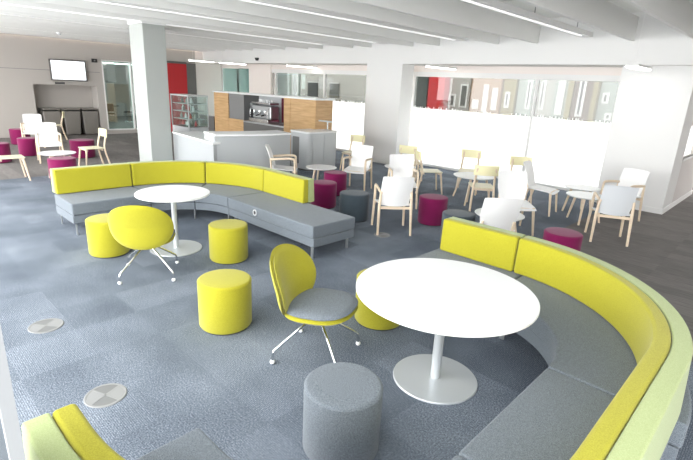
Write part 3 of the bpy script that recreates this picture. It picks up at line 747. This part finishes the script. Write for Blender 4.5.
# ------------------------------------------------------------------ cafe counter
t = thing('cafe_counter', 'curved pale grey cafe counter with a white top', 'counter', (-8.8, 5.6, 0))
def off(pts): return [(x+8.8, y-5.6) for x, y in pts]
sec = off([(-10.12, 4.99), (-8.08, 4.74), (-8.12, 5.25), (-10.12, 5.5)])
obj('front_panel', prism(NB(), sec, .0, .86), 'grey_panel', t, label='lower pale grey section of the counter')
secT = off([(-10.15, 4.95), (-8.04, 4.70), (-8.10, 5.30), (-10.15, 5.55)])
obj('worktop', prism(NB(), secT, .862, .90), 'white_gloss', t)
arcp = []
for k in range(15):
    q = k/14; arcp.append((-8.10+.30*q+.10*math.sin(PI*q), 4.78+1.62*q))
arcI = [(x-.55, y+.10) for x, y in reversed(arcp)]
obj('curved_panel', prism(NB(), off(arcp+arcI), .0, 1.01), 'grey_panel', t, bevel=.01, angle=40)
obj('curved_worktop', prism(NB(), off([(x+.03, y) for x, y in arcp]+[(x-.03, y) for x, y in arcI]), 1.012, 1.05), 'white_gloss', t, bevel=.006, angle=40)
# grey cabinet
t = thing('grey_cabinet', 'pale grey cabinet with a rounded corner at the end of the cafe unit', 'cabinet', (-8.95, 8.1, 0))
def rrect(x0, x1, y0, y1, r, n=6):
    p = []
    for cx, cy, a0 in ((x1-r, y0+r, -90), (x1-r, y1-r, 0), (x0+r, y1-r, 90), (x0+r, y0+r, 180)):
        for k in range(n+1): a = math.radians(a0+90*k/n); p.append((cx+r*math.cos(a), cy+r*math.sin(a)))
    return p
obj('cabinet_body', prism(NB(), rrect(-.35, .35, -.5, .5, .08), .03, .90), 'grey_lam', t)
obj('cabinet_top', prism(NB(), rrect(-.36, .36, -.51, .51, .09), .90, .94), 'white_gloss', t)
obj('plinth', prism(NB(), rrect(-.33, .33, -.48, .48, .07), 0, .03), 'dark_grey', t)
for y0 in (-.36, .02): obj('door', bx(.35, .362, y0, y0+.36, .06, .87), 'grey_lam', t, bevel=.004)
obj('vent_panel', bx(-.22, .02, -.508, -.5, .15, .80), 'mid_grey', t, label='darker inset panel')
t = thing('handrail_stand', 'small white rail stand on top of the grey cabinet', 'rail', (-8.95, 8.35, .94))
obj('upright', tube(NB(), [(.12, .1, 0), (.12, .1, .20)], .018, 10), 'white_metal', t); obj('crossbar', box(NB(), -.2, .25, .06, .14, .20, .235), 'white_metal', t, bevel=.008)
# oak unit with the coffee machine niche
t = thing('oak_unit', 'long oak panelled cafe unit with a coffee machine niche and grey shutter', 'cabinet', (-11.5, 8.3, 0))
def L_(x): return x+11.5
obj('left_panel', bx(L_(-14.0), L_(-13.17), 0, .6, 0, 1.66), 'oak', t, bevel=.004)
obj('lower_panel', bx(L_(-13.17)+.003, L_(-12.36), 0, .6, 0, .91), 'oak', t, bevel=.004)
obj('shutter', bx(L_(-13.17)+.003, L_(-12.36), .03, .6, .91, 1.66), 'mid_grey', t, label='grey roller shutter'); 
obj('end_panel', bx(L_(-10.37), L_(-9.13), 0, .6, 0, 1.66), 'oak', t, bevel=.004)
obj('corner_post', bx(L_(-10.40), L_(-10.14), -.012, 0, 0, 1.66), 'oak', t)
obj('canopy_top', bx(L_(-14.03), L_(-9.10), -.03, .63, 1.66, 1.70), 'white_gloss', t)
obj('niche_back', bx(L_(-12.36), L_(-10.37), .58, .6, 0, 1.66), 'grey_lam', t)
obj('niche_counter', bx(L_(-12.36), L_(-10.40), 0, .575, .0, .86), 'dark_grey', t)
obj('niche_worktop', bx(L_(-12.36), L_(-10.40), 0, .575, .86, .90), 'steel', t)
obj('menu_panel', bx(L_(-11.2), L_(-10.42), .54, .575, .92, 1.62), 'burgundy', t, label='burgundy panel behind the machine')
# coffee machine
t = thing('coffee_machine', 'chrome espresso machine in the niche of the oak unit', 'coffee machine', (-11.62, 8.53, .90)); t.scale = (1.05, 1.0, 1.15)
obj('machine_body', bx(-.42, .42, -.10, .20, .10, .42), 'steel', t, bevel=.03)
obj('drip_tray', bx(-.45, .45, -.22, .18, 0, .10), 'chrome', t, bevel=.01)
obj('top_rail', bx(-.42, .42, -.14, .2, .46, .50), 'chrome', t, bevel=.01)
for x in (-.25, .0, .25):
    g_ = obj('group_head', lathe(NB(), [(0, .19), (.045, .19), (.05, .22), (.05, .30), (0, .30)], x, -.15, 18), 'chrome', t)
    obj('portafilter_handle', tube(NB(), [(x, -.18, .20), (x, -.30, .18)], .016, 8), 'black', g_)
for s in (-1, 1): obj('steam_wand', tube(NB(), smooth_path([(s*.38, -.12, .36), (s*.40, -.20, .34), (s*.40, -.2, .12)], 2), .01, 8), 'chrome', t)
for k, x in enumerate((-.3, -.19, -.08, .05, .17, .3)):
    c = tag(obj('cup', lathe(NB(), [(0, 0), (.03, 0), (.042, .07), (.038, .07), (.027, .006), (0, .006)], 0, 0, 16), 'white_gloss'), 'small white cup stacked on top of the espresso machine', 'cup', 'cups on the espresso machine')
    c.location = (-11.62+x, 8.60, 1.477)
t = thing('coffee_grinder', 'coffee grinder standing left of the espresso machine', 'grinder', (-12.2, 8.55, .90))
obj('grinder_body', bx(-.08, .08, -.1, .1, 0, .35), 'black', t, bevel=.02); obj('hopper', lathe(NB(), [(0, .35), (.05, .35), (.09, .52), (0, .52)], seg=18), 'steel', t)
t = thing('grey_screen_panel', 'low dark grey panel behind the counter left of the oak unit', 'panel', (-14.5, 8.3, 0)); obj('panel', bx(-.46, .46, 0, .08, 0, .87), 'dark_grey', t); obj('cap_rail', bx(-.47, .47, -.01, .09, .87, .89), 'mid_grey', t)
# glass display fridge
t = thing('display_case', 'glass display case with shelves on the counter behind the column', 'display case', (-10.55, 5.75, .0))
obj('case_base', bx(-.80, .05, -.2, .3, 0, .93), 'grey_panel', t)
gl = obj('glass_case', box(NB(), -.80, .05, -.2, .3, .95, 1.64), 'glass_green', t)
fm = NB()
for x in (-.80, .03): box(fm, x, x+.025, -.21, -.19, .93, 1.66); box(fm, x, x+.025, .29, .31, .93, 1.66)
box(fm, -.81, .06, -.21, .31, 1.64, 1.67)
obj('case_frame', fm, 'steel', t)
for z in (1.10, 1.28, 1.46): obj('shelf', bx(-.78, .03, -.17, .28, z, z+.012), 'white_metal', t)
k = 0
for z in (.942, 1.113, 1.293, 1.473):
    for x in (-.7, -.55, -.4, -.25, -.1):
        k += 1
        o_ = tag(obj('bottle', lathe(NB(), [(0, 0), (.03, 0), (.03, .07), (.012, .10), (.012, .125), (0, .125)], 0, 0, 12), ('dark_grey', 'white_gloss', 'tealgrey', 'red')[(k*7) % 4]), 'small bottle on a shelf of the glass display case', 'bottle', 'bottles in the display case')
        o_.location = (-10.55+x+.02*((k*5) % 3), 5.75+.02*(k % 3), z)

# ------------------------------------------------------------------ floor outlet covers
def outlet(x, y, lab, r=.13, a=.4):
    t = thing('floor_grille', lab, 'floor grille', (x, y, 0), a)
    obj('rim', lathe(NB(), [(r-.016, 0), (r, 0), (r, .004), (r-.004, .007), (r-.016, .006), (r-.016, 0)], seg=48), 'grille_lite', t)
    for k in range(4):
        bm = NB(); a0 = k*PI/2+.03; pts = [(.008*math.cos(a0+.75), .008*math.sin(a0+.75))]+[((r-.017)*math.cos(a0+(PI/2-.06)*i/10), (r-.017)*math.sin(a0+(PI/2-.06)*i/10)) for i in range(11)]
        prism(bm, pts, .0, .005 if k % 2 else .0055); obj('grille_sector', bm, 'grille_lite' if k % 2 == 0 else 'grille_mid', t)
    obj('cross_bar', box(box(NB(), -r+.01, r-.01, -.005, .005, .0, .0065), -.005, .005, -r+.01, r-.01, .0, .0065), 'grille_lite', t)
outlet(-2.95, .86, 'round metal floor grille nearest the pale green sofa end')
outlet(-4.22, .84, 'round metal floor grille farther left on the carpet', .13, .7)
outlet(-4.10, 5.09, 'round metal floor grille beyond the bench end of the left sofa', .12)

# ------------------------------------------------------------------ window blind by the camera at the left
t = thing('perforated_blind', 'white perforated blind in a slim frame at the left edge', 'blind', (-1.2, .138, 0))
obj('blind_fabric', bx(-.6, -.035, -.004, .0, .1, 3.0), 'perf', t)
obj('side_rail', bx(-.034, -.012, -.014, .014, 0, 3.07), 'rail_alu', t, bevel=.004)
obj('guide_channel', bx(-.010, .004, -.015, .015, 0, 3.07), 'rail_alu', t)
obj('bottom_bar', bx(-.6, -.047, -.012, .012, .06, .1), 'rail_alu', t)
